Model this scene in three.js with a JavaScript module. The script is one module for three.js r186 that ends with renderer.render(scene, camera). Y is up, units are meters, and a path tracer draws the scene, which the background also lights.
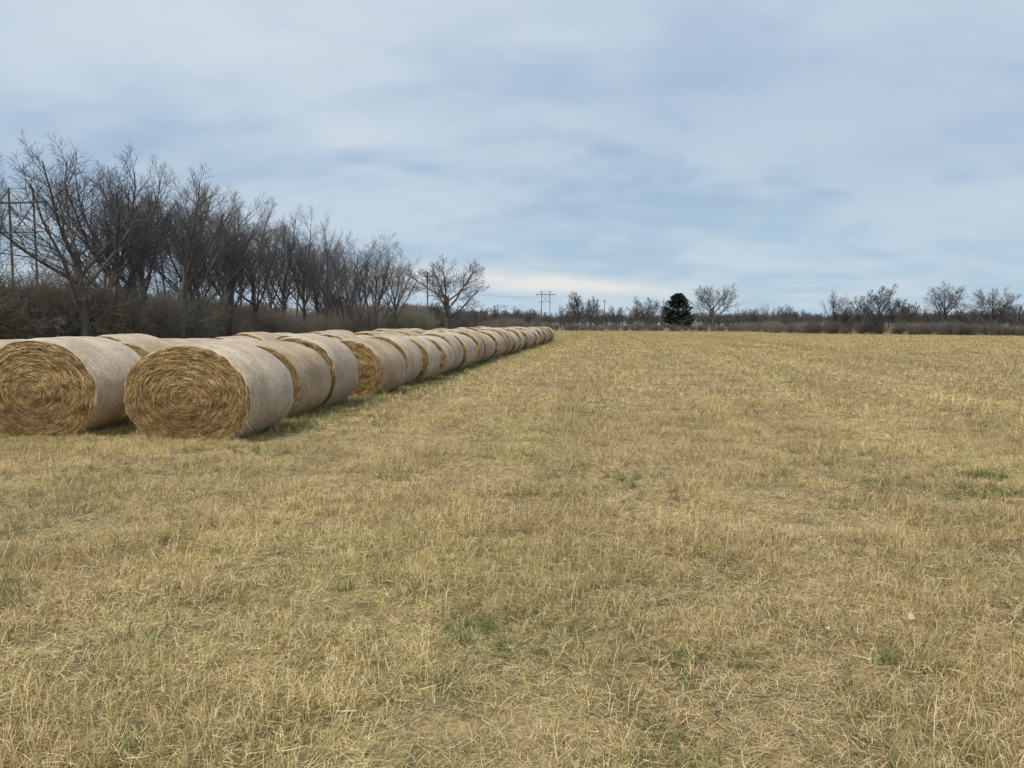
import * as THREE from 'three';
import { mergeGeometries } from 'three/addons/utils/BufferGeometryUtils.js';

// ------------------------------------------------------------------ camera, sky, sun, exposure
const scene = new THREE.Scene();
const camera = new THREE.PerspectiveCamera(53.6, 1024 / 768, 0.1, 6000);
camera.position.set(0, 1.7, 0);
camera.rotation.x = -4.51 * Math.PI / 180;
const EXPOSURE = 2.35;                       // exposed for the field under a soft overcast
const SUN_DIR = new THREE.Vector3(-0.30, 0.80, 0.35).normalize();
const renderer = new THREE.WebGLRenderer({ antialias: true });
renderer.toneMapping = THREE.LinearToneMapping;
renderer.toneMappingExposure = EXPOSURE;
renderer.shadowMap.enabled = true;
const sun = new THREE.DirectionalLight(new THREE.Color(1, 0.95, 0.87), 1.5);
sun.name = 'sun';
sun.position.copy(SUN_DIR).multiplyScalar(150);
sun.castShadow = true;
sun.shadow.radius = 45;
Object.assign(sun.shadow.camera, { left: -120, right: 120, top: 120, bottom: -120, near: 1, far: 500 });
scene.add(sun);

// ------------------------------------------------------------------ random and noise
function rng(seed) {
  let a = seed >>> 0;
  return () => { a = (a + 0x6D2B79F5) >>> 0; let t = a; t = Math.imul(t ^ (t >>> 15), t | 1); t ^= t + Math.imul(t ^ (t >>> 7), t | 61); return ((t ^ (t >>> 14)) >>> 0) / 4294967296; };
}
function hash(ix, iy) {
  let h = Math.imul(ix, 374761393) ^ Math.imul(iy, 668265263); h = Math.imul(h ^ (h >>> 13), 1274126177); return ((h ^ (h >>> 16)) >>> 0) / 4294967296;
}
function vnoise(x, y) {
  const ix = Math.floor(x), iy = Math.floor(y), fx = x - ix, fy = y - iy;
  const u = fx * fx * fx * (fx * (fx * 6 - 15) + 10), v = fy * fy * fy * (fy * (fy * 6 - 15) + 10);
  const a = hash(ix, iy), b = hash(ix + 1, iy), c = hash(ix, iy + 1), d = hash(ix + 1, iy + 1);
  return a + (b - a) * u + (c - a) * v + (a - b - c + d) * u * v;
}
function fbm(x, y, o = 4) { let s = 0, a = 0.5, n = 0; for (let i = 0; i < o; i++) { s += a * vnoise(x, y); n += a; x = x * 2.03 + 17.3; y = y * 2.03 - 9.1; a *= 0.5; } return s / n; }
const smooth = (a, b, x) => { const t = Math.min(1, Math.max(0, (x - a) / (b - a))); return t * t * (3 - 2 * t); };
const lerp = (a, b, t) => a + (b - a) * t;
const lin = (r, g, b) => { const c = new THREE.Color().setRGB(r / 255, g / 255, b / 255, THREE.SRGBColorSpace); return [c.r, c.g, c.b]; };

// ------------------------------------------------------------------ sky: a soft layered overcast
{
  const W = 2048, H = 1024, data = new Float32Array(W * H * 4);
  const zen = lin(208, 219, 235), blue = lin(166, 192, 220), hor = lin(187, 211, 228), pale = lin(212, 224, 234), white = lin(232, 234, 232);
  const dusk = lin(165, 188, 216);                             // slate undersides and pale rifts of the cloud sheet
  const bands = [[-1.50, 0.052, 0.13, 0.009, -0.06, white, 1.3], [-1.72, 0.062, 0.12, 0.006, 0.02, white, 0.8], [-1.75, 0.245, 0.28, 0.03, 0.02, pale, 0.6], [-1.28, 0.28, 0.3, 0.06, 0.05, dusk, 0.42], [-1.08, 0.2, 0.2, 0.05, 0.1, dusk, 0.45], [-1.9, 0.33, 0.25, 0.07, 0, pale, 0.6], [-1.15, 0.11, 0.25, 0.03, 0, hor, 0.3], [-2.05, 0.2, 0.2, 0.04, 0, dusk, 0.3],
    [0.4, 0.25, 0.4, 0.05, 0.05, dusk, 0.5], [1.3, 0.3, 0.4, 0.06, 0, pale, 0.5], [2.4, 0.22, 0.4, 0.05, 0, dusk, 0.5], [2.9, 0.055, 0.2, 0.01, 0, white, 0.7], [0.1, 0.05, 0.3, 0.01, 0, white, 0.6]];
  for (let j = 0; j < H; j++) {
    const el = Math.max(((j + 0.5) / H - 0.5) * Math.PI, 0.002);   // row 0 is the bottom
    if (j > 0 && j < H / 2 - 1) { if (j > 1) { data.copyWithin(j * W * 4, W * 4, 2 * W * 4); continue; } }
    for (let i = 0; i < W; i++) {
      const az = ((i + 0.5) / W - 0.5) * 2 * Math.PI;
      const dx = Math.cos(az), dz = Math.sin(az);
      const k = 1 / (Math.tan(el) + 0.2);                     // cloud layer seen in perspective
      const px = dx * k, pz = dz * k;
      const w1 = fbm(px * 0.8 + 5, pz * 0.8 + 3, 3);
      const n1 = fbm(px * 0.8 + w1 * 1.3 + 40, pz * 1.2 + w1 + 11, 5);
      const n2 = fbm(px * 2.2 + 91, pz * 3.4 + w1 * 2 + 7, 5);
      const n3 = fbm(px * 5.6 + w1 * 2 + 31, pz * 8.4 + 77, 4);
      const up = smooth(0.16, 0.6, el), low = 1 - smooth(0.0, 0.24, el);
      let c = [0, 1, 2].map(q => lerp(lerp(blue[q], hor[q], low), zen[q], up));
      const m = smooth(0.35, 0.67, n1 * 0.4 + n2 * 0.34 + n3 * 0.26);
      c = c.map((v, q) => lerp(v * 0.955, pale[q], m * 0.68));
      const se = el - 0.052 - 0.03 * (fbm(az * 3 + 2, 3, 3) - 0.5), s = Math.exp(-se * se / 0.00022) * smooth(0.45, 0.75, fbm(az * 5.5 + 6.5, el * 60, 4));   // torn pale streaks low over the horizon
      c = c.map((v, q) => lerp(v, white[q], s * 0.8));
      for (const [a0, e0, wa, we, slope, col, k] of bands) { const da = az - a0, de = el - e0 - slope * da + 0.05 * (n2 - 0.5) * (we > 0.02 ? 1 : 0.3), f = Math.exp(-(da * da) / (wa * wa) - (de * de) / (we * we)) * k * (0.6 + 0.8 * n3); c = c.map((v, q) => lerp(v, col[q], Math.min(1, f))); }
      const o = (j * W + i) * 4;
      for (let q = 0; q < 3; q++) data[o + q] = c[q] * 0.965 / EXPOSURE;
      data[o + 3] = 1;
    }
  }
  const t = new THREE.DataTexture(data, W, H, THREE.RGBAFormat, THREE.FloatType);
  t.mapping = THREE.EquirectangularReflectionMapping; t.magFilter = THREE.LinearFilter; t.colorSpace = THREE.LinearSRGBColorSpace; t.needsUpdate = true;
  scene.background = t; scene.environment = t;
}

// ------------------------------------------------------------------ helpers
const taken = {};
function numbered(name) { const n = taken[name] = (taken[name] ?? -1) + 1; return n ? `${name}_${String(n).padStart(3, '0')}` : name; }
function tag(o, label, category, group, kind) {
  if (label) o.userData.label = label; if (category) o.userData.category = category; if (group) o.userData.group = group; if (kind) o.userData.kind = kind; return o;
}
function thing(name, label, category, [x, y, z], turn = 0, group) {
  const o = new THREE.Group(); o.name = numbered(name); o.position.set(x, y, z); o.rotation.y = turn; scene.add(o); return tag(o, label, category, group);
}
function part(name, geo, material, parent) {
  const m = new THREE.Mesh(geo, material); m.name = name; m.castShadow = m.receiveShadow = true; parent.add(m); return m;
}
class MB {                                                        // collects triangles
  constructor() { this.p = []; this.c = []; this.i = []; this.uv = []; }
  v(x, y, z, c, u, w) { this.p.push(x, y, z); if (c) this.c.push(c[0], c[1], c[2]); if (u !== undefined) this.uv.push(u, w); return this.p.length / 3 - 1; }
  t(a, b, c) { this.i.push(a, b, c); }
  q(a, b, c, d) { this.i.push(a, b, c, a, c, d); }
  tube(pts, rad, n, c) {                                          // polyline with a radius at each point
    let prev = -1;
    for (let k = 0; k < pts.length; k++) {
      const a = pts[Math.max(0, k - 1)], b = pts[Math.min(pts.length - 1, k + 1)];
      let dx = b[0] - a[0], dy = b[1] - a[1], dz = b[2] - a[2]; const l = Math.hypot(dx, dy, dz) || 1; dx /= l; dy /= l; dz /= l;
      let ux = Math.abs(dy) > 0.9 ? 1 : 0, uy = ux ? 0 : 1, uz = 0;
      let sx = dy * uz - dz * uy, sy = dz * ux - dx * uz, sz = dx * uy - dy * ux; const sl = Math.hypot(sx, sy, sz); sx /= sl; sy /= sl; sz /= sl;
      const tx = sy * dz - sz * dy, ty = sz * dx - sx * dz, tz = sx * dy - sy * dx;
      const base = this.p.length / 3;
      for (let j = 0; j < n; j++) { const f = j / n * Math.PI * 2, C = Math.cos(f) * rad[k], S = Math.sin(f) * rad[k]; this.v(pts[k][0] + sx * C + tx * S, pts[k][1] + sy * C + ty * S, pts[k][2] + sz * C + tz * S, c); }
      if (prev >= 0) for (let j = 0; j < n; j++) { const j2 = (j + 1) % n; this.q(prev + j, prev + j2, base + j2, base + j); }
      prev = base;
    }
  }
  box(x0, y0, z0, x1, y1, z1) {
    const b = [[x0, y0, z0], [x1, y0, z0], [x1, y1, z0], [x0, y1, z0], [x0, y0, z1], [x1, y0, z1], [x1, y1, z1], [x0, y1, z1]];
    for (const f of [[1, 0, 3, 2], [4, 5, 6, 7], [0, 4, 7, 3], [5, 1, 2, 6], [3, 7, 6, 2], [0, 1, 5, 4]]) { const k = f.map(i => this.v(...b[i])); this.q(...k); }
    return this;
  }
  geo(normals = true) {
    const g = new THREE.BufferGeometry();
    g.setAttribute('position', new THREE.BufferAttribute(new Float32Array(this.p), 3));
    if (this.c.length) g.setAttribute('color', new THREE.BufferAttribute(new Float32Array(this.c), 3));
    if (this.uv.length) g.setAttribute('uv', new THREE.BufferAttribute(new Float32Array(this.uv), 2));
    g.setIndex(new THREE.BufferAttribute(new Uint32Array(this.i), 1));
    if (normals) g.computeVertexNormals();
    return g;
  }
}
function dataTexture(W, H, f, { srgb = true, repeat } = {}) {
  const d = new Uint8Array(W * H * 4);
  for (let y = 0; y < H; y++) for (let x = 0; x < W; x++) { const c = f(x / W, y / H, x, y), o = (y * W + x) * 4; d[o] = c[0]; d[o + 1] = c[1]; d[o + 2] = c[2]; d[o + 3] = 255; }
  const t = new THREE.DataTexture(d, W, H, THREE.RGBAFormat); t.magFilter = THREE.LinearFilter; t.minFilter = THREE.LinearMipmapLinearFilter; t.generateMipmaps = true;
  t.wrapS = t.wrapT = THREE.RepeatWrapping; if (srgb) t.colorSpace = THREE.SRGBColorSpace; if (repeat) t.repeat.set(...repeat); t.needsUpdate = true; return t;
}

// where the row of bales lies: z is metres in front of the camera
const rowX = z => -4.72 + 0.1255 * (z - 11.1);

// ------------------------------------------------------------------ ground
const groundTone = (x, z) => fbm(x * 0.35 + 7, z * 0.35 + 2, 4);
{
  const wrapN = (u, v, f, s) => {                                // tiling fbm
    let a = 0, w = 0.5, n = 0; for (let o = 0; o < 5; o++) { const F = f << o; const X = u * F, Y = v * F, ix = Math.floor(X), iy = Math.floor(Y), fx = X - ix, fy = Y - iy, U = fx * fx * (3 - 2 * fx), V = fy * fy * (3 - 2 * fy), m = q => ((q % F) + F) % F; const h = (p, q) => hash(m(p) + s * 131 + o * 17, m(q) + s * 57); a += w * (h(ix, iy) * (1 - U) * (1 - V) + h(ix + 1, iy) * U * (1 - V) + h(ix, iy + 1) * (1 - U) * V + h(ix + 1, iy + 1) * U * V); n += w; w *= 0.6; } return a / n;
  };
  const tex = dataTexture(1024, 1024, (u, v) => {
    const a = wrapN(u, v, 6, 1), b = wrapN(u, v, 48, 2), c = wrapN(u, v, 160, 3);
    const k = 0.35 * a + 0.3 * b + 0.35 * c, t = smooth(0.3, 0.7, k), g = smooth(0.5, 0.68, wrapN(u, v, 10, 5));
    return [lerp(lerp(66, 164, t), 104, g * 0.4), lerp(lerp(54, 142, t), 100, g * 0.4), lerp(lerp(36, 98, t), 56, g * 0.4)];
  });
  const bump = dataTexture(1024, 1024, (u, v) => { const b = 255 * (0.5 * wrapN(u, v, 60, 8) + 0.5 * wrapN(u, v, 20, 9)); return [b, b, b]; }, { srgb: false });
  const mb = new MB(), xs = [], zs = [];
  for (let x = -2400; x <= 2400;) { xs.push(x); x += Math.abs(x) < 40 ? 1.6 : Math.abs(x) < 140 ? 10 : Math.abs(x) < 400 ? 65 : 500; }
  xs.push(2600);
  for (let z = -40; z <= 3000;) { zs.push(z); z += z < 60 ? 1.6 : z < 200 ? 10 : z < 600 ? 60 : 600; }
  for (const z of zs) for (const x of xs) mb.v(x, Math.hypot(x, z) < 100 ? (fbm(x * 0.22, z * 0.22, 2) - 0.5) * 0.05 : 0, -z, null, x / 3.1, z / 3.1);
  const n = xs.length;
  for (let j = 0; j < zs.length - 1; j++) for (let i = 0; i < n - 1; i++) mb.q(j * n + i, j * n + i + 1, (j + 1) * n + i + 1, (j + 1) * n + i);
  const g = new THREE.Mesh(mb.geo(), new THREE.MeshStandardMaterial({ map: tex, bumpMap: bump, bumpScale: 0.03, roughness: 1 }));
  g.name = 'ground'; g.receiveShadow = true; tag(g, 'flat hay field ground of dry thatch and soil', 'ground', null, 'structure'); scene.add(g);
}

// ------------------------------------------------------------------ bales
const hayTex = [0, 1].map(s => dataTexture(1024, 1024, (u, v) => {
  const x = u - 0.5 + 0.02 * (fbm(u * 5 + s * 9, v * 5, 3) - 0.5), y = v - 0.5 + 0.02 * (fbm(u * 5 + 50, v * 5 + s * 7, 3) - 0.5), r = Math.hypot(x, y) * 2, th = Math.atan2(y, x);
  const rr = r * 46 + th * 0.5 / Math.PI;                                       // wound layers
  const cx = Math.cos(th) * 18 * (0.3 + r), cy = Math.sin(th) * 18 * (0.3 + r);
  const streak = 0.5 * vnoise(rr * 1.3 + 100 * s, cx * 1.1 + cy * 0.7 + 33) + 0.3 * vnoise(rr * 3.1, cx * 2.3 - cy * 1.9 + 70) + 0.2 * vnoise(rr * 6.5, cx * 4 + cy * 5);
  const patch = fbm(x * 9 + 4 + s * 30, y * 9 + 8, 4), fine = hash(Math.floor(u * 1024), Math.floor(v * 1024));
  const t = smooth(0.22, 0.8, streak * 0.72 + patch * 0.3 + (fine - 0.5) * 0.12), d = smooth(0.56, 0.74, fbm(x * 16 + 60, y * 16 + s * 11, 3));
  const c = [lerp(76, 176, t), lerp(58, 146, t), lerp(32, 94, t)];
  return c.map((q, i) => lerp(q, [66, 46, 26][i], 0.55 * d));
}));
const netTex = [0, 1, 2].map(s => dataTexture(1024, 512, (u, v, x, y) => {       // u: round the bale (5.2 m), v: along it (1.6 m)
  const hay = 0.4 * vnoise(u * 200 + s * 40, v * 120) + 0.6 * vnoise(u * 46, v * 170 + s * 9);
  const blot = fbm(u * 10 + s * 20, v * 4 + 3, 4), thread = y % 9 < 2 ? 1 : 0, fine = hash(x + s * 77, y);
  let t = smooth(0.25, 0.75, 0.5 * hay + 0.5 * blot);
  let c = [lerp(122, 196, t), lerp(102, 174, t), lerp(72, 140, t)];
  const m = 0.34 + thread * 0.22 + fine * 0.1 + 0.2 * (vnoise(u * 14 + s * 3, v * 7) - 0.5);                                    // pale mesh over the straw
  c = c.map((q, i) => lerp(q, [210, 204, 193][i], m));
  const wob = 0.012 * (vnoise(u * 18 + s, 4) - 0.5);
  for (const [at, w, col, k] of [[0.32 + 0.05 * s, 0.05, [194, 132, 130], 0.42], [0.2 + 0.05 * s, 0.045, [126, 134, 164], 0.42], [0.66 - 0.06 * s, 0.05, [190, 136, 132], 0.36], [0.84, 0.03, [124, 132, 160], 0.22]]) {
    const f = Math.exp(-Math.pow((v + wob - at) / w, 2)) * k * (0.25 + 0.75 * vnoise(u * 90, v * 160 + s)); c = c.map((q, i) => lerp(q, col[i], Math.min(1, f)));
  }
  const dirt = smooth(0.5, 0.8, fbm(u * 150 + 9 + s * 5, v * 52, 3)); c = c.map((q, i) => lerp(q, [128, 108, 78][i], dirt * 0.36));
  return c;
}));
const netBump = dataTexture(1024, 512, (u, v, x, y) => { const b = 255 * (0.5 * fbm(u * 70, v * 120, 3) + 0.3 * fbm(u * 30 + 5, v * 60, 3) + (y % 9 < 2 ? 0.2 : 0)); return [b, b, b]; }, { srgb: false });
const netMat = [0xffffff, 0xe9e2d6, 0xf4f2f0].flatMap(col => netTex.map(t => [col, t])).map(([col, t]) => new THREE.MeshStandardMaterial({ map: t, color: col, bumpMap: netBump, bumpScale: 0.012, roughness: 0.85, side: THREE.DoubleSide }));
const hayMat = hayTex.map(t => new THREE.MeshStandardMaterial({ map: t, roughness: 0.95 }));
const strawMat = new THREE.MeshStandardMaterial({ vertexColors: true, roughness: 0.8, side: THREE.DoubleSide });
const BL = 1.5, HALF = BL / 2;
function section(th, s, seed) {                                   // squashed drum with a flat foot
  const A = 0.92, B = 0.755;
  const lump = 1 + 0.022 * (fbm(Math.cos(th) * 1.6 + seed * 7, Math.sin(th) * 1.6 + seed * 3, 3) - 0.5) * 2;
  let x = A * Math.cos(th) * s * lump, y = B * Math.sin(th) * s * lump; const f = -B * 0.84;
  if (y < f) y = f + (y - f) * 0.1;
  return [x, y + 0.635];
}
const baleGeos = [0, 1, 2].map(seed => {
  const N = 80, net = new MB(), sta = [];
  const sh = u => 1 - 0.042 * Math.pow(Math.abs(u) / HALF, 6);
  sta.push([-HALF - 0.016, 0.935], [-HALF - 0.014, 0.95]);
  for (let k = 0; k <= 16; k++) { const u = -HALF + BL * k / 16; sta.push([u, sh(u)]); }
  sta.push([HALF + 0.014, 0.95], [HALF + 0.016, 0.935]);
  sta.forEach(([u, s], k) => { for (let j = 0; j <= N; j++) { const th = j / N * Math.PI * 2 - Math.PI / 2; const wob = 0.016 * (fbm(u * 3 + seed * 9, Math.cos(th) * 2 + Math.sin(th) * 3, 3) - 0.5) * 2; const lip = (k < 1 || k > sta.length - 2) ? 0.05 * (vnoise(j * 0.55 + seed * 11, k) - 0.5) : 0; const [x, y] = section(th, s + wob + lip, seed); net.v(x, Math.max(y, 0.002), u, null, j / N, (u + 0.8) / 1.6); } });
  const W = N + 1;
  for (let k = 0; k < sta.length - 1; k++) for (let j = 0; j < N; j++) net.q(k * W + j, k * W + j + 1, (k + 1) * W + j + 1, (k + 1) * W + j);
  // the cut end: a shallow rough dome of wound layers
  const face = new MB(), R = 44, M = 112, surf = (r, th) => {
    const [x, y] = section(th, r * 0.952, seed);
    const n = fbm(r * 30 + seed * 5, th * 3 + 40, 3) - 0.5, m = fbm(Math.cos(th) * r * 5 + seed, Math.sin(th) * r * 5 + 9, 3) - 0.5;
    return [x, y, HALF + 0.012 + 0.045 * (1 - r * r * r) + (0.034 * n * (0.4 + r) + 0.055 * m) * (1 - 0.5 * smooth(0.85, 1, r))];
  };
  for (let k = 0; k <= R; k++) for (let j = 0; j <= M; j++) { const r = k / R, th = j / M * Math.PI * 2 - Math.PI / 2; face.v(...surf(r, j === M ? -Math.PI / 2 : th), null, 0.5 + 0.495 * r * Math.cos(th), 0.5 + 0.495 * r * Math.sin(th)); }
  for (let k = 0; k < R; k++) for (let j = 0; j < M; j++) { const a = k * (M + 1) + j; face.q(a, a + M + 1, a + M + 2, a + 1); }
  // stalks standing proud of it
  const rnd = rng(900 + seed), straw = new MB(), pal = [lin(186, 154, 98), lin(164, 130, 76), lin(138, 106, 60), lin(208, 182, 130), lin(104, 78, 44), lin(124, 100, 66)];
  for (let k = 0; k < 3600; k++) {
    let r = Math.sqrt(rnd()) * 0.98, th = rnd() * Math.PI * 2; const L = 0.05 + rnd() * 0.17, tilt = (rnd() - 0.5) * (rnd() < 0.25 ? 3 : 0.8), w = 0.0009 + rnd() * 0.0015, lift = 0.001 + rnd() * 0.01, bow = (rnd() - 0.5) * 0.02, c = pal[Math.floor(rnd() * pal.length)], S = 4;
    let last = null;
    for (let q = 0; q <= S; q++) {
      const rr = Math.min(1.0, Math.max(0.02, r + L * tilt * (q / S - 0.5))), [x, y, z] = surf(rr, th), o = lift + bow * Math.sin(q / S * Math.PI);
      const ct = Math.cos(th), st = Math.sin(th), a = straw.v(x + ct * w, y + st * w, z + o, c), b = straw.v(x - ct * w, y - st * w, z + o + w * 0.6, c);
      if (last) straw.q(last[0], a, b, last[1]); last = [a, b]; th += L / S / Math.max(0.12, rr * 0.85);
    }
  }
  for (let k = 0; k < 260; k++) {                                   // wisps sticking out at the rim and foot
    const th = rnd() < 0.45 ? -Math.PI / 2 + (rnd() - 0.5) * 1.3 : rnd() * Math.PI * 2, [x, y, z] = surf(0.97, th), L = 0.03 + rnd() * 0.1, dx = (rnd() - 0.5) * 1.4 + Math.cos(th) * 0.5, dy = (rnd() - 0.6) * 0.9 + Math.sin(th) * 0.4, dz = rnd() * 0.5, w = 0.0014, c = pal[Math.floor(rnd() * 4)];
    let last = null; for (let q = 0; q <= 3; q++) { const t = q / 3 * L, yy = Math.max(0.01, y + dy * t - t * t * 1.5), a = straw.v(x + dx * t - w, yy, z + dz * t, c), b = straw.v(x + dx * t + w, yy, z + dz * t, c); if (last) straw.q(last[0], a, b, last[1]); last = [a, b]; }
  }
  return { net: net.geo(), face: face.geo(), straw: straw.geo() };
});
const footprints = [];
{
  const rnd = rng(42);
  const rows = [
    { name: 'outer row', off: 0, where: 'the row bordering the open field', fixed: [[10.9, 0.06, 0], [13.3, -0.08, 0, 1], [15.0, -0.1, 1.5], [17.65, 0.12, -5.5], [20.2, 0, -1], [22.15, 0.1, 0], [24.6, 0, 1], [26.25, 0, 0]] },
    { name: 'middle row', off: -2.52, where: 'the middle row of bales', fixed: [[11.35, 0.04, 1.5], [13.5, 0.0, -2], [15.12, 0, 0], [16.75, 0.05, 1]] },
    { name: 'inner row', off: -5.02, where: 'the row on the woodland side', fixed: [[11.9, 0, 0], [13.5, 0.05, 1]] },
  ];
  rows.forEach((row, ri) => {
    const list = row.fixed.map(([z, dx, yaw]) => [z, dx, yaw]);
    let z = list[list.length - 1][0];
    while (z < 70.5) { z += BL + (rnd() < (ri ? 0.9 : 0.76) ? 0.08 + rnd() * 0.1 : 0.3 + rnd() * 0.6); list.push([z, (rnd() - 0.5) * 0.3, (rnd() - 0.5) * 7]); }
    list.forEach(([zf, dx, yaw], k) => {
      const zc = zf + HALF, last = k === list.length - 1;
      const ord = ['end', 'second', 'third', 'fourth', 'fifth', 'sixth'][k];
      let label;
      if (k === 0) label = ['wide hay bale with golden spiral end, heading the row along the open field', 'slumped hay bale with blue and pink banded net, heading the middle row of bales', 'net-wrapped hay bale heading the row on the woodland side'][ri];
      else if (last) label = ['hay bale closing the far tip of the row bordering the open field', 'hay bale closing the far tip of the middle row', 'hay bale closing the far tip of the row on the woodland side'][ri];
      else if (ri === 0 && k === 3) label = 'hay bale turned askew, brown end showing, fourth in the row along the open field';
      else if (k < (ri ? 2 : 6)) label = `round net-wrapped hay bale, ${ord} from the spiral-ended head of ${row.where}`;
      else label = `round net-wrapped hay bale packed among others deep in ${row.where}`;
      const t = thing('hay_bale', label, 'hay bale', [rowX(zc) + row.off + dx, -0.012, -zc], -Math.atan(0.1255) + yaw * Math.PI / 180, `hay bales in ${row.where}`);
      const g = baleGeos[k === 0 ? ri : Math.floor(rnd() * 3)], hm = hayMat[Math.floor(rnd() * 2)];
      const hgt = k === 0 ? [1.035, 1.085, 1.09][ri] : 0.93 + rnd() * 0.15; if (k > 2) t.rotation.z = (rnd() - 0.5) * 0.06; t.scale.set(k === 0 ? 1.12 : 0.94 + rnd() * 0.11, hgt, 1);
      const nm = part('net_wrap', g.net, netMat[k === 0 ? ri : Math.floor(rnd() * 9)], t); if (k > 0 && rnd() < 0.5) nm.rotation.y = Math.PI;
      const near = ri === 0 ? k < 9 : k < 3;
      const f = part('end_face', g.face, hm, t); if (near) part('loose_straw', g.straw, strawMat, f);
      const b = part('end_face', g.face, hm, t); b.rotation.y = Math.PI;
      footprints.push([t.position.x, zc]);
    });
  });
}

// ------------------------------------------------------------------ grass
function grassPatch(seed, { radius, blades, len, width, flat, palette, seg = 4, spread = 1 }) {
  const rnd = rng(seed), mb = new MB(), tufts = [];
  for (let k = 0; k < Math.max(2, Math.round(blades / 16)); k++) { const a = rnd() * 6.283, r = Math.sqrt(rnd()) * radius; tufts.push([Math.cos(a) * r, Math.sin(a) * r, rnd() * 6.283]); }
  for (let k = 0; k < blades; k++) {
    const lying = rnd() < flat, tf = tufts[Math.floor(rnd() * tufts.length)];
    let x, z; if (lying) { const a = rnd() * 6.283, r = Math.sqrt(rnd()) * radius; x = Math.cos(a) * r; z = Math.sin(a) * r; } else { x = tf[0] + (rnd() - 0.5) * 0.07 * spread; z = tf[1] + (rnd() - 0.5) * 0.07 * spread; }
    const az = lying ? rnd() * 6.283 : tf[2] + (rnd() - 0.5) * 3.6, L = len * (0.4 + 0.95 * rnd() * rnd() + 0.25 * rnd()) * (lying ? 0.9 : 1), w = width * (0.6 + rnd() * 0.8);
    const rise = lying ? 0.02 + rnd() * 0.22 : 0.7 + rnd() * 0.9, bend = lying ? rnd() * 0.25 : 0.3 + rnd() * 1.15, side = (rnd() - 0.5) * 0.8;
    const y0 = lying ? 0.004 + rnd() * 0.022 : -0.01, c0 = palette[Math.floor(Math.pow(rnd(), 1.15) * palette.length)], v = 0.85 + rnd() * 0.3, c = c0.map(q => q * v);
    const ca = Math.cos(az), sa = Math.sin(az), tw = rnd() * 3.14, wx = Math.cos(tw) * -sa, wz = Math.cos(tw) * ca, wy = Math.sin(tw) * 0.5;
    let px = x, py = y0, pz = z, ang = Math.atan2(rise, 0.45 * rnd() + 0.1), last = null; if (lying) ang = rise;
    for (let q = 0; q <= seg; q++) {
      const t = q / seg, ww = w * 0.5 * (1 - t * t * 0.75);
      if (q === seg) { const a = mb.v(px, Math.max(py, 0.004), pz, c); mb.t(last[0], last[1], a); }
      else { const a = mb.v(px + wx * ww, Math.max(py + wy * ww, 0.002), pz + wz * ww, c), b = mb.v(px - wx * ww, Math.max(py - wy * ww, 0.002), pz - wz * ww, c); if (last) mb.q(last[0], last[1], b, a); last = [a, b]; }
      const s = L / seg; px += ca * Math.cos(ang) * s - sa * side * t * s; pz += sa * Math.cos(ang) * s + ca * side * t * s; py += Math.sin(ang) * s; ang -= bend / seg * (lying ? 0.6 : 1.5);
    }
  }
  return mb.geo();
}
const straw = [lin(226, 208, 160), lin(210, 188, 134), lin(196, 174, 118), lin(214, 196, 154), lin(182, 160, 104), lin(166, 148, 92), lin(144, 120, 80), lin(150, 142, 82), lin(120, 118, 62), lin(98, 80, 52), lin(158, 144, 88)];
const greens = [lin(84, 100, 44), lin(72, 92, 40), lin(104, 112, 52), lin(124, 122, 60), lin(90, 102, 46)];
const grassMat = new THREE.MeshStandardMaterial({ vertexColors: true, roughness: 0.75, side: THREE.DoubleSide });
function scatter(name, label, category, geos, spots) {              // spots: [x, z, scale, yscale, tint]
  const root = new THREE.Group(); root.name = name; tag(root, label, category, null, 'stuff'); scene.add(root);
  const rnd = rng(name.length * 977 + spots.length), sets = geos.map(() => []);
  for (const s of spots) sets[Math.floor(rnd() * geos.length)].push(s);
  const m = new THREE.Matrix4(), q = new THREE.Quaternion(), Y = new THREE.Vector3(0, 1, 0), col = new THREE.Color();
  sets.forEach((set, k) => {
    if (!set.length) return;
    const im = new THREE.InstancedMesh(geos[k][0], geos[k][1], set.length); im.name = 'tufts'; tag(im, null, null, null, 'stuff'); im.castShadow = im.receiveShadow = true;
    set.forEach(([x, z, s, ys, tint], i) => { q.setFromAxisAngle(Y, rnd() * 6.283); m.compose(new THREE.Vector3(x, 0, -z), q, new THREE.Vector3(s, ys, s)); im.setMatrixAt(i, m); im.setColorAt(i, col.setRGB(...tint)); });
    root.add(im);
  });
  return root;
}
const backEdge = x => x < 12 ? 186 : x < 52 ? lerp(186, 162, (x - 12) / 40) : x < 66 ? lerp(162, 128, (x - 52) / 14) : lerp(128, 90, Math.min(1, (x - 66) / 9));
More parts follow.
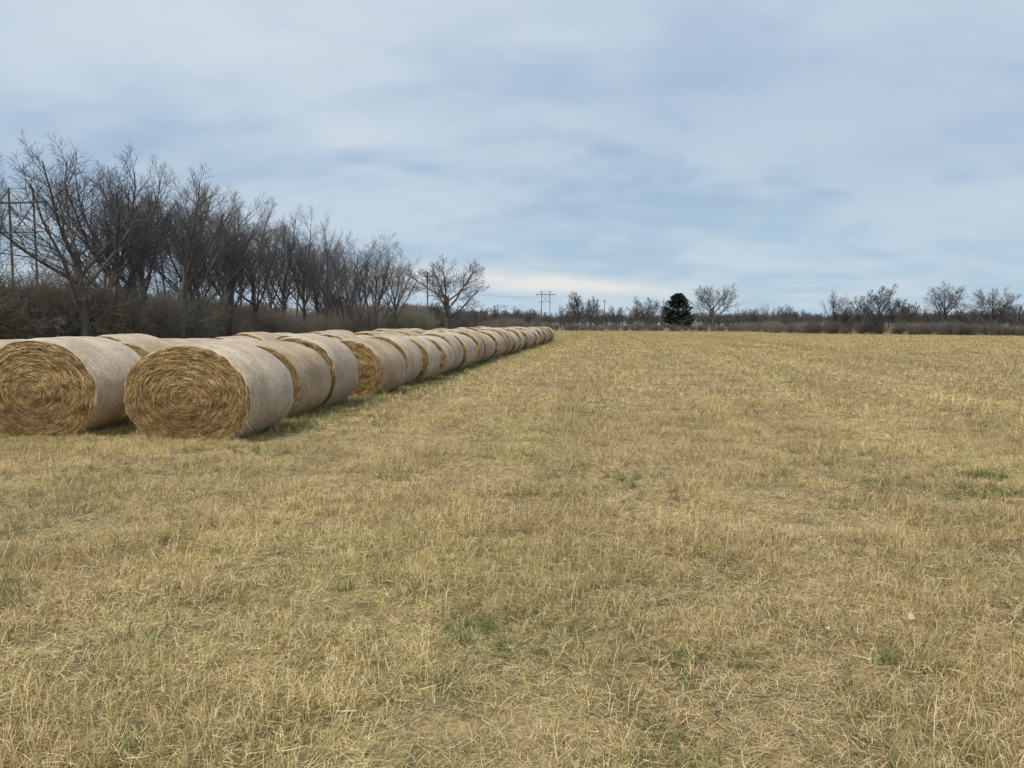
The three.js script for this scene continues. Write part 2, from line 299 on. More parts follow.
{
  // colour of the sward: straw with olive and green patches, paler strips along the mower's runs
  const track = (x, z) => { let f = 0; const s = x - 0.1255 * z + 0.25 * Math.sin(z * 0.09); for (const c of [-2.0, 3.4, 9.6, 17, 26]) for (const w of [-0.95, 0.95]) f = Math.max(f, 1 - smooth(0.12, 0.34, Math.abs(s - c - w))); return f; };
  const tint = (x, z, rnd) => {
    const g = 0.55 * smooth(0.5, 0.76, fbm(x * 0.55 + 3, z * 0.4 + 8, 4)), p = fbm(x * 0.9 + 60, z * 0.6 + 20, 3), along = vnoise((x - 0.1255 * z) * 0.8 + 5, z * 0.03 + 2), d = 0.72 + 0.34 * p + 0.2 * along + 0.05 * Math.sin((x - 0.1255 * z + 0.3 * Math.sin(z * 0.07)) * 1.7) + 0.13 * track(x, z) + (rnd() - 0.5) * 0.26;
    const by = Math.max(0, 1 - Math.abs(x - (rowX(z) + 1.1)) / 0.55) * (z > 10.9 && z < 74 ? 1 : 0), gr = Math.min(1, g * 0.75 + by * 0.5);
    return [d * lerp(1.025, 0.84, gr), d * lerp(1.0, 0.95, gr), d * lerp(1.03, 0.82, gr)];
  };
  const near = [], mid = [], far = [], green = [], rnd = rng(7);
  const bare = (x, z) => smooth(0.6, 0.74, fbm(x * 1.1 + 31, z * 1.1 + 77, 3));
  for (let z = 1.7; z < 21; z += 0.088) for (let x = -(0.74 * z + 2); x < 0.74 * z + 2; x += 0.088 + z * 0.0022) {
    const X = x + (rnd() - 0.5) * 0.12, Z = z + (rnd() - 0.5) * 0.12, h = fbm(X * 1.7, Z * 1.7, 3), b = bare(X, Z); if (rnd() < smooth(11, 21, z)) continue; if (rnd() < Math.max(b * 0.2, 0.42 * smooth(0.54, 0.66, fbm(X * 4.2 + 9, Z * 4.2 + 4, 2)))) continue;
    const s = 0.75 + rnd() * 0.5; near.push([X, Z, s, s * lerp(0.4, 1.5, smooth(0.32, 0.7, h)) * (1 - 0.4 * b), tint(X, Z, rnd)]);
    const gn = fbm(X * 1.3 + 200, Z * 1.3 + 50, 3); if (gn > 0.66 && rnd() < 0.22) green.push([X, Z, 0.6 + rnd() * 0.5, 0.5 + rnd() * 0.4, [0.9, 0.95, 0.85]]);
  }
  for (let z = 10; z < 58; z += 0.26) for (let x = -(0.74 * z + 2); x < 0.74 * z + 2; x += 0.26 + Math.max(0, z - 15) * 0.006) {
    if (rnd() > smooth(10, 18, z) * (1 - smooth(42, 58, z))) continue;
    const X = x + (rnd() - 0.5) * 0.3, Z = z + (rnd() - 0.5) * 0.3, h = fbm(X * 0.9, Z * 0.9, 3), s = 0.8 + rnd() * 0.45; if (rnd() < bare(X, Z) * 0.5) continue;
    mid.push([X, Z, s, s * lerp(0.35, 1.4, smooth(0.25, 0.75, h)) * (1 - 0.55 * track(X, Z)), tint(X, Z, rnd)]);
  }
  for (let z = 36; z < 188; z += 0.62 + Math.max(0, z - 46) * 0.004) for (let x = -30 - (z - 46) * 0.1; x < Math.min(0.74 * z + 3, 80); x += 0.75 + Math.max(0, z - 46) * 0.004) {
    if (rnd() > smooth(36, 52, z)) continue;
    const X = x + (rnd() - 0.5) * 0.8, Z = z + (rnd() - 0.5) * 0.8; if (Z > backEdge(X)) continue;
    const s = 0.85 + rnd() * 0.4; far.push([X, Z, s, s * (0.4 + 1.0 * fbm(X * 0.5, Z * 0.5, 3)) * (1 - 0.5 * track(X, Z)), tint(X, Z, rnd)]);
  }
  for (let z = 10.6; z < 74; z += z < 30 ? 0.035 : 0.08) {                           // uncut green grass along the foot of the bales
    for (const off of [0, -2.52]) if (!off || z < 22) { const X = rowX(z) + off + 0.6 + Math.pow(rnd(), 1.4) * 0.85, Z = z + rnd() * 0.2; if (z > 11.6) green.push([X, Z, 0.7 + rnd() * 0.6, 0.5 + rnd() * 0.5, [1, 1, 1]]); }
    if (z < 11.6) green.push([-5.75 + (rnd() - 0.5) * 0.6, z + rnd() * 1.5, 0.8, 0.6, [0.9, 0.9, 0.85]]);
  }
  for (const [gx, gz, n, r] of [[5.2, 8.3, 34, 0.2], [4.85, 7.6, 30, 0.3], [5.2, 7.4, 22, 0.25], [4.1, 8.9, 8, 0.25], [1.95, 3.65, 9, 0.09], [4.3, 7.6, 20, 0.4], [-2.6, 5.6, 12, 0.3], [1.3, 8.3, 10, 0.2]]) for (let k = 0; k < n; k++) { const a = rnd() * 6.283, q = Math.sqrt(rnd()) * r; green.push([gx + Math.cos(a) * q * 1.6, gz + Math.sin(a) * q, 0.6 + rnd() * 0.5, 0.5 + rnd() * 0.5, [1.0, 0.95, 0.82]]); }
  const spill = [];                                                   // hay shed at the feet of the bales, and grass left standing there
  for (const [bx, bz, yaw] of footprints.filter(f => f[1] < 24)) for (let k = 0; k < 46; k++) { const u = (rnd() - 0.5) * 1.9, front = rnd() < 0.7, X = bx + (front ? u : 0.78 + rnd() * 0.3), Z = bz + (front ? -0.78 - rnd() * rnd() * 0.45 : (rnd() - 0.5) * 1.5); spill.push([X, Z, 0.5 + rnd() * 0.6, 0.6 + rnd() * 0.6, [1, 1, 1]]); if (rnd() < 0.5) near.push([X, Z, 0.8, 0.9 + rnd() * 0.6, tint(X, Z, rnd)]); }
  const G = (seed, o) => [grassPatch(seed, o), grassMat];
  scatter('dry_grass', 'short matted straw-coloured grass covering the hay field', 'grass', [0, 1, 2, 3, 4, 5].map(k => G(100 + k, { radius: 0.13, blades: 118, len: 0.112, width: 0.0022, flat: 0.26, palette: straw })), near);
  scatter('field_grass', 'dry pale grass spread over the middle of the hay field', 'grass', [0, 1, 2, 3].map(k => G(200 + k, { radius: 0.3, blades: 90, len: 0.15, width: 0.006, flat: 0.42, palette: straw, seg: 3, spread: 1.6 })), mid);
  scatter('distant_grass', 'pale straw grass reaching to the hedges beyond the bales', 'grass', [0, 1, 2].map(k => G(300 + k, { radius: 0.85, blades: 150, len: 0.17, width: 0.018, flat: 0.4, palette: straw, seg: 2, spread: 4 })), far);
  scatter('spilled_hay', 'loose golden hay shed on the grass at the feet of bales', 'hay', [0, 1].map(k => G(500 + k, { radius: 0.16, blades: 40, len: 0.13, width: 0.003, flat: 0.85, palette: [lin(190, 156, 98), lin(168, 132, 76), lin(204, 176, 124), lin(140, 106, 60)] })), spill);
  scatter('green_grass', 'green grass tufts along the bale feet and in small patches', 'grass', [0, 1, 2].map(k => G(400 + k, { radius: 0.07, blades: 34, len: 0.17, width: 0.0042, flat: 0.1, palette: greens })), green);
}

// ------------------------------------------------------------------ bare trees
const barkMat = [lin(84, 81, 82), lin(92, 87, 84), lin(76, 75, 78)].map(c => new THREE.MeshStandardMaterial({ color: new THREE.Color(...c), roughness: 0.95 }));
function bareTree(seed, o) {
  const rnd = rng(seed), wood = new MB(), twig = new MB();
  const kids = o.kids, segs = [8, 7, 5, 3, 2], sides = [7, 5, 4, 3, 3];
  const cross = (a, b) => [a[1] * b[2] - a[2] * b[1], a[2] * b[0] - a[0] * b[2], a[0] * b[1] - a[1] * b[0]], norm = a => { const l = Math.hypot(...a) || 1; return a.map(q => q / l); };
  function grow(p, d, L, r0, r1, lvl) {
    const n = segs[lvl], pts = [p], rad = [r0], dirs = [d]; let q = p, v = d;
    for (let k = 1; k <= n; k++) {
      const wig = o.wiggle * [0.35, 0.8, 1, 1, 0.8][lvl];
      v = norm([v[0] + (rnd() - 0.5) * wig, v[1] + (rnd() - 0.5) * wig + o.up[lvl], v[2] + (rnd() - 0.5) * wig]);
      q = [q[0] + v[0] * L / n, Math.max(0.2, q[1] + v[1] * L / n), q[2] + v[2] * L / n]; pts.push(q); rad.push(lerp(r0, r1, Math.pow(k / n, 0.8))); dirs.push(v);
    }
    if (lvl === 0) rad[0] *= 1.35;
    (lvl < 2 ? wood : twig).tube(pts, rad, sides[lvl], null);
    if (lvl >= o.depth) return;
    const m = kids[lvl]; let spin = rnd() * 6.283;
    for (let k = 0; k < m; k++) {
      const t = lerp(o.start[lvl], 1, (k + rnd() * 0.7) / m), f = Math.min(n - 0.001, t * n), i = Math.floor(f), u = f - i;
      const P = pts[i].map((a, j) => lerp(a, pts[i + 1][j], u)), D = dirs[i + 1], R = lerp(rad[i], rad[i + 1], u);
      spin += 2.4 + (rnd() - 0.5); const ang = (o.angle[lvl] + (rnd() - 0.5) * 0.5) * (k === m - 1 && lvl ? 0.4 : 1);
      const s = norm(cross(D, Math.abs(D[1]) > 0.95 ? [1, 0, 0] : [0, 1, 0])), b = cross(s, D), ca = Math.cos(ang), sa = Math.sin(ang), cs = Math.cos(spin), ss = Math.sin(spin);
      const N = norm([0, 1, 2].map(j => D[j] * ca + (s[j] * cs + b[j] * ss) * sa));
      const len = L * o.ratio[lvl] * (lvl === 0 ? lerp(1.15, 0.75, t) : lerp(1.2, 0.55, t)) * (lvl === 0 ? 0.88 + rnd() * 0.24 : 0.75 + rnd() * 0.5);
      const cr = Math.max(o.tip, Math.min(R * 0.75, r0 * [o.limb || 0.5, 0.34, 0.4, 0.5][lvl]));
      grow(P, N, len, cr, Math.max(o.tip * 0.7, cr * (lvl >= 2 ? 0.45 : 0.25)), lvl + 1);
    }
  }
  for (let s = 0; s < (o.stems || 1); s++) {
    const a = rnd() * 6.283, k = o.stems > 1 ? 0.28 : 0.04;
    grow([Math.cos(a) * (o.stems > 1 ? 0.3 : 0), -0.1, Math.sin(a) * (o.stems > 1 ? 0.3 : 0)], norm([Math.cos(a) * k, 1, Math.sin(a) * k]), o.trunk * (0.85 + rnd() * 0.3), o.r0, o.r1, 0);
  }
  const crown = twig.geo(), trunk = wood.geo(); const ys = [], cp = crown.attributes.position; for (let i = 0; i < cp.count; i += 7) ys.push(cp.getY(i)); ys.sort((a, b) => a - b);
  return { trunk, crown, h: ys[Math.floor(ys.length * 0.985)] };
}
const spreading = { depth: 4, kids: [7, 10, 8, 6], start: [0.4, 0.14, 0.15, 0.2], angle: [0.6, 0.66, 0.7, 0.7], ratio: [1.3, 0.42, 0.5, 0.6], up: [0.02, 0.07, 0.05, 0.03, 0.01], wiggle: 0.34, trunk: 4.4, r0: 0.155, r1: 0.1, tip: 0.0048, limb: 0.52 };
const upright = { ...spreading, kids: [6, 10, 7, 6], start: [0.35, 0.14, 0.2, 0.2], angle: [0.4, 0.55, 0.64, 0.65], ratio: [1.25, 0.36, 0.52, 0.6], up: [0.02, 0.06, 0.07, 0.05, 0.03], trunk: 4.8, r0: 0.14, r1: 0.09 };
const multi = { ...upright, stems: 5, kids: [7, 6, 6, 5], trunk: 7.0, r0: 0.095, r1: 0.02, start: [0.3, 0.2, 0.2, 0.25], ratio: [0.42, 0.5, 0.5, 0.5], limb: 0.5 };
const gnarled = { ...spreading, kids: [5, 8, 6, 5], wiggle: 0.66, angle: [0.9, 0.85, 0.8, 0.8], trunk: 2.6, r0: 0.15, r1: 0.1, ratio: [1.35, 0.46, 0.5, 0.5], up: [0, 0.05, 0.05, 0.03, 0.02], start: [0.45, 0.16, 0.2, 0.25], tip: 0.009 };
const rounded = { ...spreading, kids: [8, 9, 7, 6], angle: [0.75, 0.65, 0.7, 0.65], trunk: 4.0, ratio: [1.2, 0.44, 0.5, 0.5], start: [0.4, 0.2, 0.2, 0.25], tip: 0.009, r0: 0.17, r1: 0.1 };
const kindsT = {
  wide: [bareTree(11, spreading), bareTree(12, spreading), bareTree(13, { ...spreading, wiggle: 0.42 })],
  tall: [bareTree(21, upright), bareTree(22, upright), bareTree(23, upright)],
  multi: [bareTree(31, multi), bareTree(32, multi)],
  gnarled: [bareTree(41, gnarled), bareTree(42, gnarled)],
  dense: [bareTree(55, { ...rounded, kids: [9, 9, 7, 6], angle: [0.6, 0.6, 0.65, 0.6], tip: 0.016, start: [0.12, 0.15, 0.2, 0.25], ratio: [1.25, 0.4, 0.5, 0.5] }), bareTree(56, { ...gnarled, kids: [6, 9, 7, 6], tip: 0.015, wiggle: 0.55, angle: [0.8, 0.8, 0.75, 0.75] })],
  round: [bareTree(57, { ...rounded, wiggle: 0.26 }), bareTree(52, rounded)],
};
let turnSeed = rng(88);
function tree(kind, variant, x, z, h, label, group, wide = 1, mat = 0, name = 'bare_tree') {
  const g = kindsT[kind][variant % kindsT[kind].length], s = h / g.h, t = thing(name, label, 'tree', [x, 0, -z], turnSeed() * 6.283, group);
  t.scale.set(s * wide, s, s * wide); part('trunk', g.trunk, barkMat[mat], t); part('crown', g.crown, barkMat[mat], t); return t;
}
{
  const G = 'bare trees in the wood behind the bales';
  const L = (px, z) => (px - 512) / 760 * z;
  // the wood edge runs away from the camera, about 18 m beyond the rows; [bearing, distance, height, kind, variant, width, label]
  const wood = [
    [-14, 40, 9.6, 'tall', 0, 0.8, 'slender bare tree beside the wooden pylon at the wood edge'],
    [86, 42, 11.5, 'wide', 0, 1.25, 'largest bare tree with wide forked limbs before the wooden pylon'],
    [122, 46, 11.4, 'wide', 1, 1.1, 'bare tree with steep dark limbs beside the largest forked tree'],
    [150, 49, 11.8, 'tall', 1, 1.1], [182, 51, 11.7, 'tall', 2, 1.1], [205, 55, 11.2, 'tall', 1, 1.15], [232, 59, 10.9, 'tall', 0, 1.1], [258, 64, 11.2, 'wide', 2, 1],
    [283, 70, 11.4, 'wide', 0, 0.95], [306, 74, 11.9, 'wide', 1, 0.85], [327, 79, 11.8, 'wide', 0, 0.8], [352, 86, 11.2, 'multi', 1, 1.2], [374, 92, 11.8, 'multi', 0, 1.25], [396, 98, 11.2, 'wide', 1, 0.9],
    [140, 53, 12.0, 'wide', 0, 1.05], [170, 58, 12.0, 'multi', 1, 1.15], [194, 62, 11.8, 'wide', 1, 1.0], [228, 68, 11.6, 'tall', 2, 1.2], [246, 74, 11.6, 'multi', 0, 1.15], [294, 84, 11.6, 'multi', 1, 1.1], [336, 92, 11.2, 'multi', 0, 1.1], [362, 100, 11.0, 'tall', 1, 1.1],
    [447, 122, 11.6, 'round', 1, 1.25, 'lone round-crowned bare tree standing apart past the end of the wood'],
    [104, 58, 11.4, 'tall', 2, 1.1], [218, 72, 11.5, 'multi', 0, 1.1], [272, 86, 11, 'wide', 1, 0.9], [318, 98, 11, 'tall', 2, 1.1], [340, 104, 10.2, 'multi', 1, 1.1], [-60, 38, 11, 'wide', 2, 1], [-120, 36, 11, 'tall', 1, 1],
  ];
  wood.forEach(([px, z, h, kind, v, w, label], k) => tree(kind, v, L(px, z), z, h, label || { wide: 'spreading bare tree among the others in the wood behind the bales', tall: 'upright bare tree among the others in the wood behind the bales', multi: 'many-stemmed bare tree among the others in the wood behind the bales' }[kind], G, w, k % 3));
  const B = 'bare trees along the field hedges';
  for (const [px, z, h, kind, v, w, label, m] of [
    [577, 196, 9.6, 'dense', 0, 1.25, 'dense twiggy tree beside the three bare poles past the row end', 2], [590, 204, 7.6, 'dense', 0, 1.1, 'smaller twiggy tree by the bare poles in the back hedge', 1],
    [645, 192, 8.2, 'dense', 0, 1.35, 'brownish bare tree in the back hedge beside the dark cedar', 1], [660, 198, 8, 'tall', 2, 1, 'thin bare tree just behind the dark cedar', 0], [712, 182, 10.7, 'round', 1, 1.35, 'pale round-crowned bare tree beside the dark cedar', 1],
    [784, 215, 7, 'round', 0, 1.1, 'small rounded bare tree alone in the low part of back hedge', 0], [523, 230, 7, 'gnarled', 0, 1, 'low bare tree in the hedge before the pair of pylons', 0],
    [831, 127, 7, 'tall', 0, 1.1, 'thin bare tree with a dark nest at the start of the side hedge', 0], [860, 124, 6, 'gnarled', 1, 1, 'low gnarled bare tree between the nest tree and dense crown', 2], [880, 121, 7.5, 'dense', 0, 1.2, 'dense dark bare crown in the side hedge', 2], [908, 118, 5.2, 'dense', 1, 0.85, 'low arching bare tree in the side hedge', 1],
    [942, 115, 7.6, 'round', 0, 1.1, 'broad gnarled bare tree, biggest in the side hedge', 2], [968, 112, 5.6, 'gnarled', 0, 0.8, 'small gnarled bare tree beside the biggest hedge tree', 0], [991, 108, 6.6, 'round', 1, 1.05, 'gnarled bare tree with pale twigs near the end of the side hedge', 1], [1018, 104, 4.4, 'gnarled', 1, 0.9, 'stunted bare tree at the end of the side hedge', 0], [1060, 100, 6, 'round', 1, 0.9, 'round bare tree past the stunted one in the side hedge', 0],
  ]) tree(kind, v, L(px, z) + (px > 800 ? 3.5 * L(px, 1) : 0), z + (px > 800 ? 3.5 : 0), h * (px > 800 ? 1.03 : 1), label, B, w, m);

  { const q = rng(606);
    for (let k = 0; k < 16; k++) { const px = 480 + k * 22 + q() * 16, z = 196 + q() * 26; if (Math.abs(px - 677) < 14) continue; tree(['dense', 'multi', 'round', 'tall'][k % 4], k, L(px, z), z, 4.2 + q() * 2.6, 'small bare tree poking out of the brush in the back hedge', B, 1.1, k % 3); }
    for (let k = 0; k < 11; k++) { const px = 836 + k * 18 + q() * 12, z = 128 - (px - 815) * 0.12 + 5 + q() * 4; tree(['dense', 'gnarled', 'multi'][k % 3], k, L(px, z), z, 3.4 + q() * 1.6, 'small bare tree poking out of the brush in the side hedge', B, 1.05, k % 3); } }
  // nest in the thin hedge tree
  const nest = new THREE.Mesh(new THREE.IcosahedronGeometry(0.33, 2), barkMat[2]); { const p = nest.geometry.attributes.position; for (let i = 0; i < p.count; i++) { const k = 0.8 + 0.4 * hash(Math.round(p.getX(i) * 99), Math.round(p.getY(i) * 99 + p.getZ(i) * 7)); p.setXYZ(i, p.getX(i) * k, p.getY(i) * k * 0.7, p.getZ(i) * k); } nest.geometry.computeVertexNormals(); }
  nest.name = 'bird_nest'; nest.position.set(L(832, 127), 4.6, -127); tag(nest, 'dark round nest of sticks high in a thin bare tree', 'nest'); scene.add(nest);

  // thickets: uncountable brush at the foot of the trees
  const brush = (seed, o) => { const r = bareTree(seed, { ...multi, stems: 9, depth: 3, kids: [8, 7, 5], start: [0.06, 0.12, 0.2], trunk: 2.6, r0: 0.02, r1: 0.008, angle: [0.75, 0.8, 0.8], ratio: [0.55, 0.5, 0.55], up: [0.0, 0.03, 0.02, 0.02], wiggle: 0.55, tip: 0.0042, ...o }); return mergeGeometries([r.trunk, r.crown]); };
  const bm = [lin(132, 127, 116), lin(136, 126, 114), lin(122, 121, 110)].map(c => new THREE.MeshStandardMaterial({ color: new THREE.Color(...c), roughness: 1 }));
  const bgeo = [[brush(61, {}), bm[0]], [brush(62, {}), bm[1]], [brush(63, { wiggle: 0.8 }), bm[2]]];
  const rnd = rng(5), spots = [], tone = () => { const k = 0.7 + rnd() * 0.5; return [k, k * (0.95 + rnd() * 0.08), k * (0.9 + rnd() * 0.1)]; };
  const line = (px0, z0, px1, z1, n, depth, h0, h1) => { for (let k = 0; k < n; k++) { const t = rnd(), z = lerp(z0, z1, t) + rnd() * depth, px = lerp(px0, px1, t) + (rnd() - 0.5) * 12, h = lerp(h0, h1, t) * (0.6 + rnd() * 0.5) * (0.62 + 0.76 * vnoise(px * 0.055, 4.5)) / 2.9; spots.push([L(px, lerp(z0, z1, t)) - (z - lerp(z0, z1, t)) * 0.55, z, h * 1.15, h, tone()]); } };
  line(-130, 35, 120, 44, 105, 9, 4.1, 3.9); line(120, 44, 260, 62, 85, 10, 3.7, 3.0); line(260, 62, 410, 98, 90, 14, 3.2, 3.0); line(405, 100, 470, 135, 50, 16, 3.4, 3.6);
  scatter('woodland_brush', 'grey-brown tangled brush filling the foot of the wood behind bales', 'brush', bgeo, spots.splice(0));
  line(465, 150, 560, 190, 60, 16, 2.6, 2.4); line(555, 190, 770, 168, 105, 14, 1.7, 1.5); line(770, 168, 830, 130, 60, 12, 1.7, 1.7); line(815, 131, 1075, 100, 120, 9, 1.7, 1.9);
  scatter('hedge_brush', 'low reddish-brown brush along the far edges of the field', 'brush', bgeo, spots.splice(0).map(s => [s[0], s[1], s[2], s[3], [s[4][0] * 0.84, s[4][1] * 0.83, s[4][2] * 0.9]]));
  // woods far off that read as one mass
  const fgeo = [0, 1].map(k => { const r = bareTree(71 + k, { ...rounded, depth: 3, kids: [10, 8, 6], tip: 0.03, start: [0.12, 0.2, 0.2] }); return [mergeGeometries([r.trunk, r.crown]), barkMat[k]]; });
  const fs = [];
  for (let k = 0; k < 420; k++) { const z = 270 + rnd() * 190, px = 380 + rnd() * 700; const s = (0.75 + rnd() * 0.4); fs.push([L(px, z), z, s * 1.3, s, tone()]); }
  for (let k = 0; k < 150; k++) { const z = 120 + rnd() * 70, px = -60 + rnd() * 540, s = 0.6 + rnd() * 0.3; fs.push([L(px, z), z, s * 1.4, s, tone()]); }
  scatter('distant_wood', 'far grey band of leafless woodland along the horizon', 'wood', fgeo, fs);

  // evergreen cedars: sprays of scale leaves in a ragged cone
  const cedarMat = new THREE.MeshStandardMaterial({ vertexColors: true, roughness: 0.9, side: THREE.DoubleSide });
  const cedarGeo = seed => {
    const r = rng(seed), m = new MB(), tr = new MB(); tr.tube([[0, -0.1, 0], [0.03, 3, 0], [0, 8.2, 0]], [0.2, 0.14, 0.02], 7);
    const pal = [lin(38, 50, 36), lin(48, 60, 42), lin(32, 43, 34), lin(60, 66, 46)];
    for (let b = 0; b < 260; b++) {
      const t = Math.pow(r(), 0.8), y = 0.15 + t * 8.0, az = r() * 6.283, prof = Math.pow(1 - t, 0.58) * Math.min(1, 0.7 + t * 1.4), len = (0.2 + 3.5 * prof) * (0.62 + r() * 0.3 + 0.35 * vnoise(az * 1.3, y * 0.8)), up = 0.3 + 0.5 * t + r() * 0.35;
      tr.tube([[0, y, 0], [Math.cos(az) * len * 0.6, y + len * 0.6 * up * 0.6, Math.sin(az) * len * 0.6]], [0.035, 0.012], 3);
      for (let k = 0; k < 62; k++) {
        const f = 0.25 + 0.75 * Math.sqrt(r()), sp = 0.34 * (1.15 - f * 0.6), cx = Math.cos(az) * len * f + (r() - 0.5) * 2 * sp, cy = y + len * f * up * 0.7 + (r() - 0.5) * 1.6 * sp, cz = Math.sin(az) * len * f + (r() - 0.5) * 2 * sp, c = pal[Math.floor(r() * 4)], s = 0.13 + r() * 0.17;
        const a = r() * 6.283, e = r() * 1.2, ux = Math.cos(a) * Math.cos(e) * s, uy = Math.sin(e) * s, uz = Math.sin(a) * Math.cos(e) * s, vx = -Math.sin(a) * s * 0.4, vz = Math.cos(a) * s * 0.4;
        m.t(m.v(cx - vx, cy, cz - vz, c), m.v(cx + vx, cy, cz + vz, c), m.v(cx + ux * 1.6, cy + uy * 1.6, cz + uz * 1.6, c));
      }
    }
    return [tr.geo(), m.geo()];
  };
  const [ct, cc] = cedarGeo(301);
  for (const [px, z, h, w, label] of [[677, 185, 8.9, 1.16, 'dark green conical cedar standing in the back hedge'], [393, 104, 3.0, 1.15, 'small dark cedar bush at the wood edge over the bales'], [266, 70, 2.9, 1.3, 'squat dark evergreen shrub under the bare trees of the wood']]) {
    const t = thing('cedar_tree', label, 'tree', [L(px, z), 0, -z], px, 'evergreen cedars'); t.scale.set(h / 8.5 * w, h / 8.5, h / 8.5 * w); part('trunk', ct, barkMat[1], t); part('crown', cc, cedarMat, t);
  }
  // an oak that keeps its rusty leaves
  {
    const g = kindsT.wide[2], h = 5.6, s = h / g.h, z = 96, t = thing('rusty_oak', 'small oak keeping rust-red dead leaves in the wood', 'tree', [L(340, z), 0, -z], 1), r = rng(99), m = new MB(), p = g.crown.attributes.position;
    t.scale.set(s * 0.8, s, s * 0.8); part('trunk', g.trunk, barkMat[1], t); part('crown', g.crown, barkMat[1], t);
    for (let k = 0; k < 2600; k++) { const i = Math.floor(r() * p.count), x = p.getX(i), y = p.getY(i), zz = p.getZ(i), q = 0.14 + r() * 0.14, a = r() * 6.283, c = [lin(120, 70, 48), lin(104, 62, 46), lin(132, 86, 58)][k % 3]; m.t(m.v(x, y, zz, c), m.v(x + Math.cos(a) * q, y - q * r(), zz + Math.sin(a) * q, c), m.v(x - Math.sin(a) * q * 0.6, y - q, zz + Math.cos(a) * q * 0.6, c)); }
    part('leaves', m.geo(), cedarMat, t);
  }

  // ---------------------------------------------------------------- power line: timber H-frames and plain poles
  const poleMat = new THREE.MeshStandardMaterial({ color: new THREE.Color(...lin(92, 78, 68)), roughness: 0.95 }), wireMat = new THREE.MeshStandardMaterial({ color: new THREE.Color(...lin(110, 112, 116)), roughness: 0.5, metalness: 0.6 }), insMat = new THREE.MeshStandardMaterial({ color: new THREE.Color(...lin(90, 80, 76)), roughness: 0.4 });
  function pylon(x, z, h, w, turn, label) {
    const t = thing('power_pylon', label, 'pylon', [x, 0, -z], turn, 'timber pylons of the power line'), one = (name, a, b, r, n = 8) => { const m = new MB(); m.tube([a, b], [r, r * 0.8], n); return part(name, m.geo(), name === 'insulator' ? insMat : poleMat, t); };
    const s = w / 2, arm = h * 0.9;
    one('pole', [-s, -0.3, 0], [-s, h, 0], 0.2); one('pole', [s, -0.3, 0], [s, h, 0], 0.2);
    part('crossarm', new MB().box(-w * 1.15, arm - 0.16, 0.17, w * 1.15, arm + 0.16, 0.35).geo(), poleMat, t);
    one('brace', [-s, h * 0.985, 0], [0, arm, 0.1], 0.07); one('brace', [s, h * 0.985, 0], [0, arm, 0.1], 0.07); one('brace', [-s, h * 0.985, 0], [-w * 1.0, arm, 0.1], 0.07); one('brace', [s, h * 0.985, 0], [w * 1.0, arm, 0.1], 0.07);
    one('brace', [-s, arm - 0.3, -0.12], [s, h * 0.66, -0.12], 0.09); one('brace', [s, arm - 0.3, 0.12], [-s, h * 0.66, 0.12], 0.09); one('tie_beam', [-s, h, 0], [s, h, 0], 0.05); one('tie_beam', [-w * 0.9, h * 0.7, 0.25], [w * 0.9, h * 0.7, 0.25], 0.1);
    for (const k of [-1.05, 0, 1.05]) one('insulator', [k * w, arm - 0.16, 0.26], [k * w, arm - 1.5, 0.26], 0.1, 6);
    return [-1.05, 0, 1.05].map(k => new THREE.Vector3(k * w * Math.cos(turn) + x, arm - 1.5, -z - k * w * Math.sin(turn)));
  }
  const P1 = pylon(L(29, 125), 125, 23.6, 4.3, -0.12, 'tall timber H-frame pylon rising behind the largest forked tree'), P2 = pylon(L(545.5, 430), 430, 20.2, 4.8, 0, 'timber H-frame pylon standing alone past the end of the bale row'), P3 = pylon(L(501, 640), 640, 18, 5.4, 0, 'faint farther timber pylon between the lone tree and nearer pylon');
  for (const [A, B2] of [[P1, P2], [P2, P3]]) for (let k = 0; k < 3; k++) {
    const m = new MB(), pts = [], n = 24, sag = A[k].distanceTo(B2[k]) * 0.012; for (let q = 0; q <= n; q++) { const t = q / n, v = A[k].clone().lerp(B2[k], t); pts.push([v.x, v.y - 4 * sag * t * (1 - t), v.z]); }
    m.tube(pts, pts.map(() => 0.02), 4); const w = new THREE.Mesh(m.geo(), wireMat); w.name = numbered('power_wire'); scene.add(w); tag(w, A === P1 ? 'thin power wire strung from the tall pylon toward the lone pylon' : 'thin power wire strung between the two far pylons', 'wire', 'wires of the power line');
  }
  for (const [px, z, top, label] of [[428, 118, 274, 'single utility pole beside the lone round-crowned tree'], [589, 235, 300, 'bare pole nearest the dense twiggy tree of three poles'], [597, 245, 299, 'middle one of three bare poles in the back hedge'], [604, 250, 300, 'last of three bare poles, farthest from the dense twiggy tree']]) {
    const h = 1.7 + (324 - top) * z / 760, t = thing('utility_pole', label, 'pole', [L(px, z), 0, -z], 0.4, 'single utility poles'), m = new MB(); m.tube([[0, -0.2, 0], [0, h, 0]], [0.13, 0.09], 8); part('pole', m.geo(), poleMat, t);
    part('crossarm', new MB().box(-0.7, h - 0.5, 0.13, 0.7, h - 0.36, 0.24).geo(), poleMat, t); const c = new MB(); c.tube([[0, h, 0], [0, h + 0.25, 0]], [0.06, 0.03], 6); part('insulator', c.geo(), insMat, t);
  }

  // ---------------------------------------------------------------- houses glimpsed through the trees
  const M = (r, g, b, ro = 0.85) => new THREE.MeshStandardMaterial({ color: new THREE.Color(...lin(r, g, b)), roughness: ro });
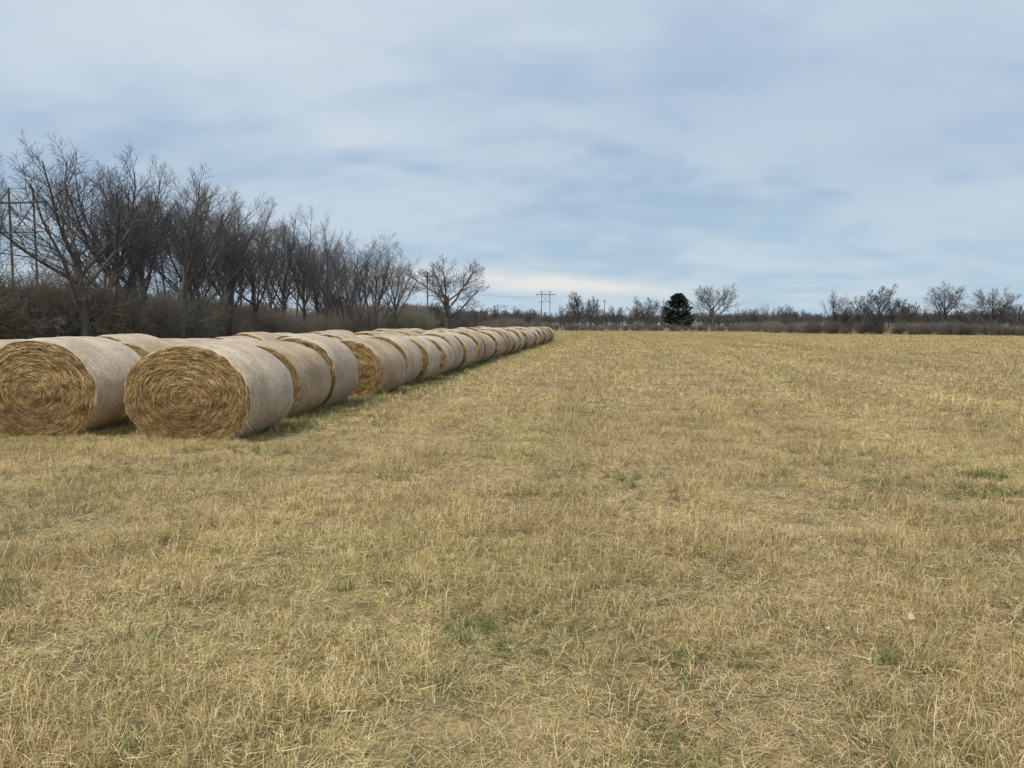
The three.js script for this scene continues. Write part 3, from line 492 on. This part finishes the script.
  function house(x, z, turn, W, D, H, wallM, roofM, label) {
    const t = thing('farmhouse', label, 'house', [x, 0, -z], turn), glass = M(40, 46, 54, 0.15), trim = M(225, 222, 214), wd = M(90, 66, 50);
    part('wall', new MB().box(-W / 2, 0, -D / 2, W / 2, H, D / 2).geo(), wallM, t);
    const r = new MB(), o = 0.45, rz = D / 2 + o, R = H + D * 0.28, e = [[-W / 2 - o, H - 0.15, rz], [W / 2 + o, H - 0.15, rz], [W / 2 + o, R, 0], [-W / 2 - o, R, 0], [-W / 2 - o, H - 0.15, -rz], [W / 2 + o, H - 0.15, -rz]].map(a => r.v(...a)); r.q(e[0], e[1], e[2], e[3]); r.q(e[3], e[2], e[5], e[4]); r.t(e[0], e[3], e[4]); r.t(e[1], e[5], e[2]); r.q(e[0], e[4], e[5], e[1]);
    const g = r.geo().toNonIndexed(); g.computeVertexNormals(); const roof = part('roof', g, roofM, t); part('chimney', new MB().box(W * 0.2, R - 0.7, -0.3, W * 0.2 + 0.6, R + 0.7, 0.3).geo(), M(120, 80, 66), roof);
    for (const wx of [-0.34, -0.14, 0.32]) { const f = part('window', new MB().box(W * wx - 0.6, H * 0.36, D / 2 + 0.003, W * wx + 0.6, H * 0.8, D / 2 + 0.06).geo(), trim, t); part('pane', new MB().box(W * wx - 0.5, H * 0.4, D / 2 + 0.063, W * wx + 0.5, H * 0.76, D / 2 + 0.075).geo(), glass, f); }
    part('door', new MB().box(W * 0.08 - 0.5, 0, D / 2 + 0.003, W * 0.08 + 0.5, 2.1, D / 2 + 0.07).geo(), wd, t);
  }
  house(L(276, 150), 150, 0.35, 9, 7, 2.9, M(196, 184, 160), M(120, 112, 106), 'tan house glimpsed between trunks beyond the wood');
  house(L(362, 165), 165, -0.1, 11, 7, 2.5, M(176, 160, 136), M(214, 216, 220), 'low house with pale roof glimpsed between trunks of the wood');
}

// ------------------------------------------------------------------ dead leaves caught in the grass
{
  const rnd = rng(17), m = new MB(), n = 10, mat = new THREE.MeshStandardMaterial({ color: new THREE.Color(...lin(178, 158, 118)), roughness: 0.8, side: THREE.DoubleSide });
  const rim = []; for (let k = 0; k < n; k++) { const a = k / n * 6.283, r = 0.024 * (0.7 + 0.45 * rnd()); rim.push(m.v(Math.cos(a) * r * 1.3, 0.012 * Math.sin(a * 2 + 1), Math.sin(a) * r)); } const c = m.v(0, -0.004, 0); for (let k = 0; k < n; k++) m.t(c, rim[(k + 1) % n], rim[k]);
  const g = m.geo();
  for (const [x, z, y] of [[2.25, 4.15, 0.06], [1.72, 4.05, 0.045]]) { const l = new THREE.Mesh(g, mat); l.name = numbered('dead_leaf'); l.position.set(x, y, -z); l.rotation.set(0.4 * rnd(), rnd() * 6, 0.5 * rnd()); l.castShadow = true; scene.add(l); tag(l, 'small curled tan leaf caught in the dry grass', 'leaf', 'dead leaves in the grass'); }
}
renderer.render(scene, camera);
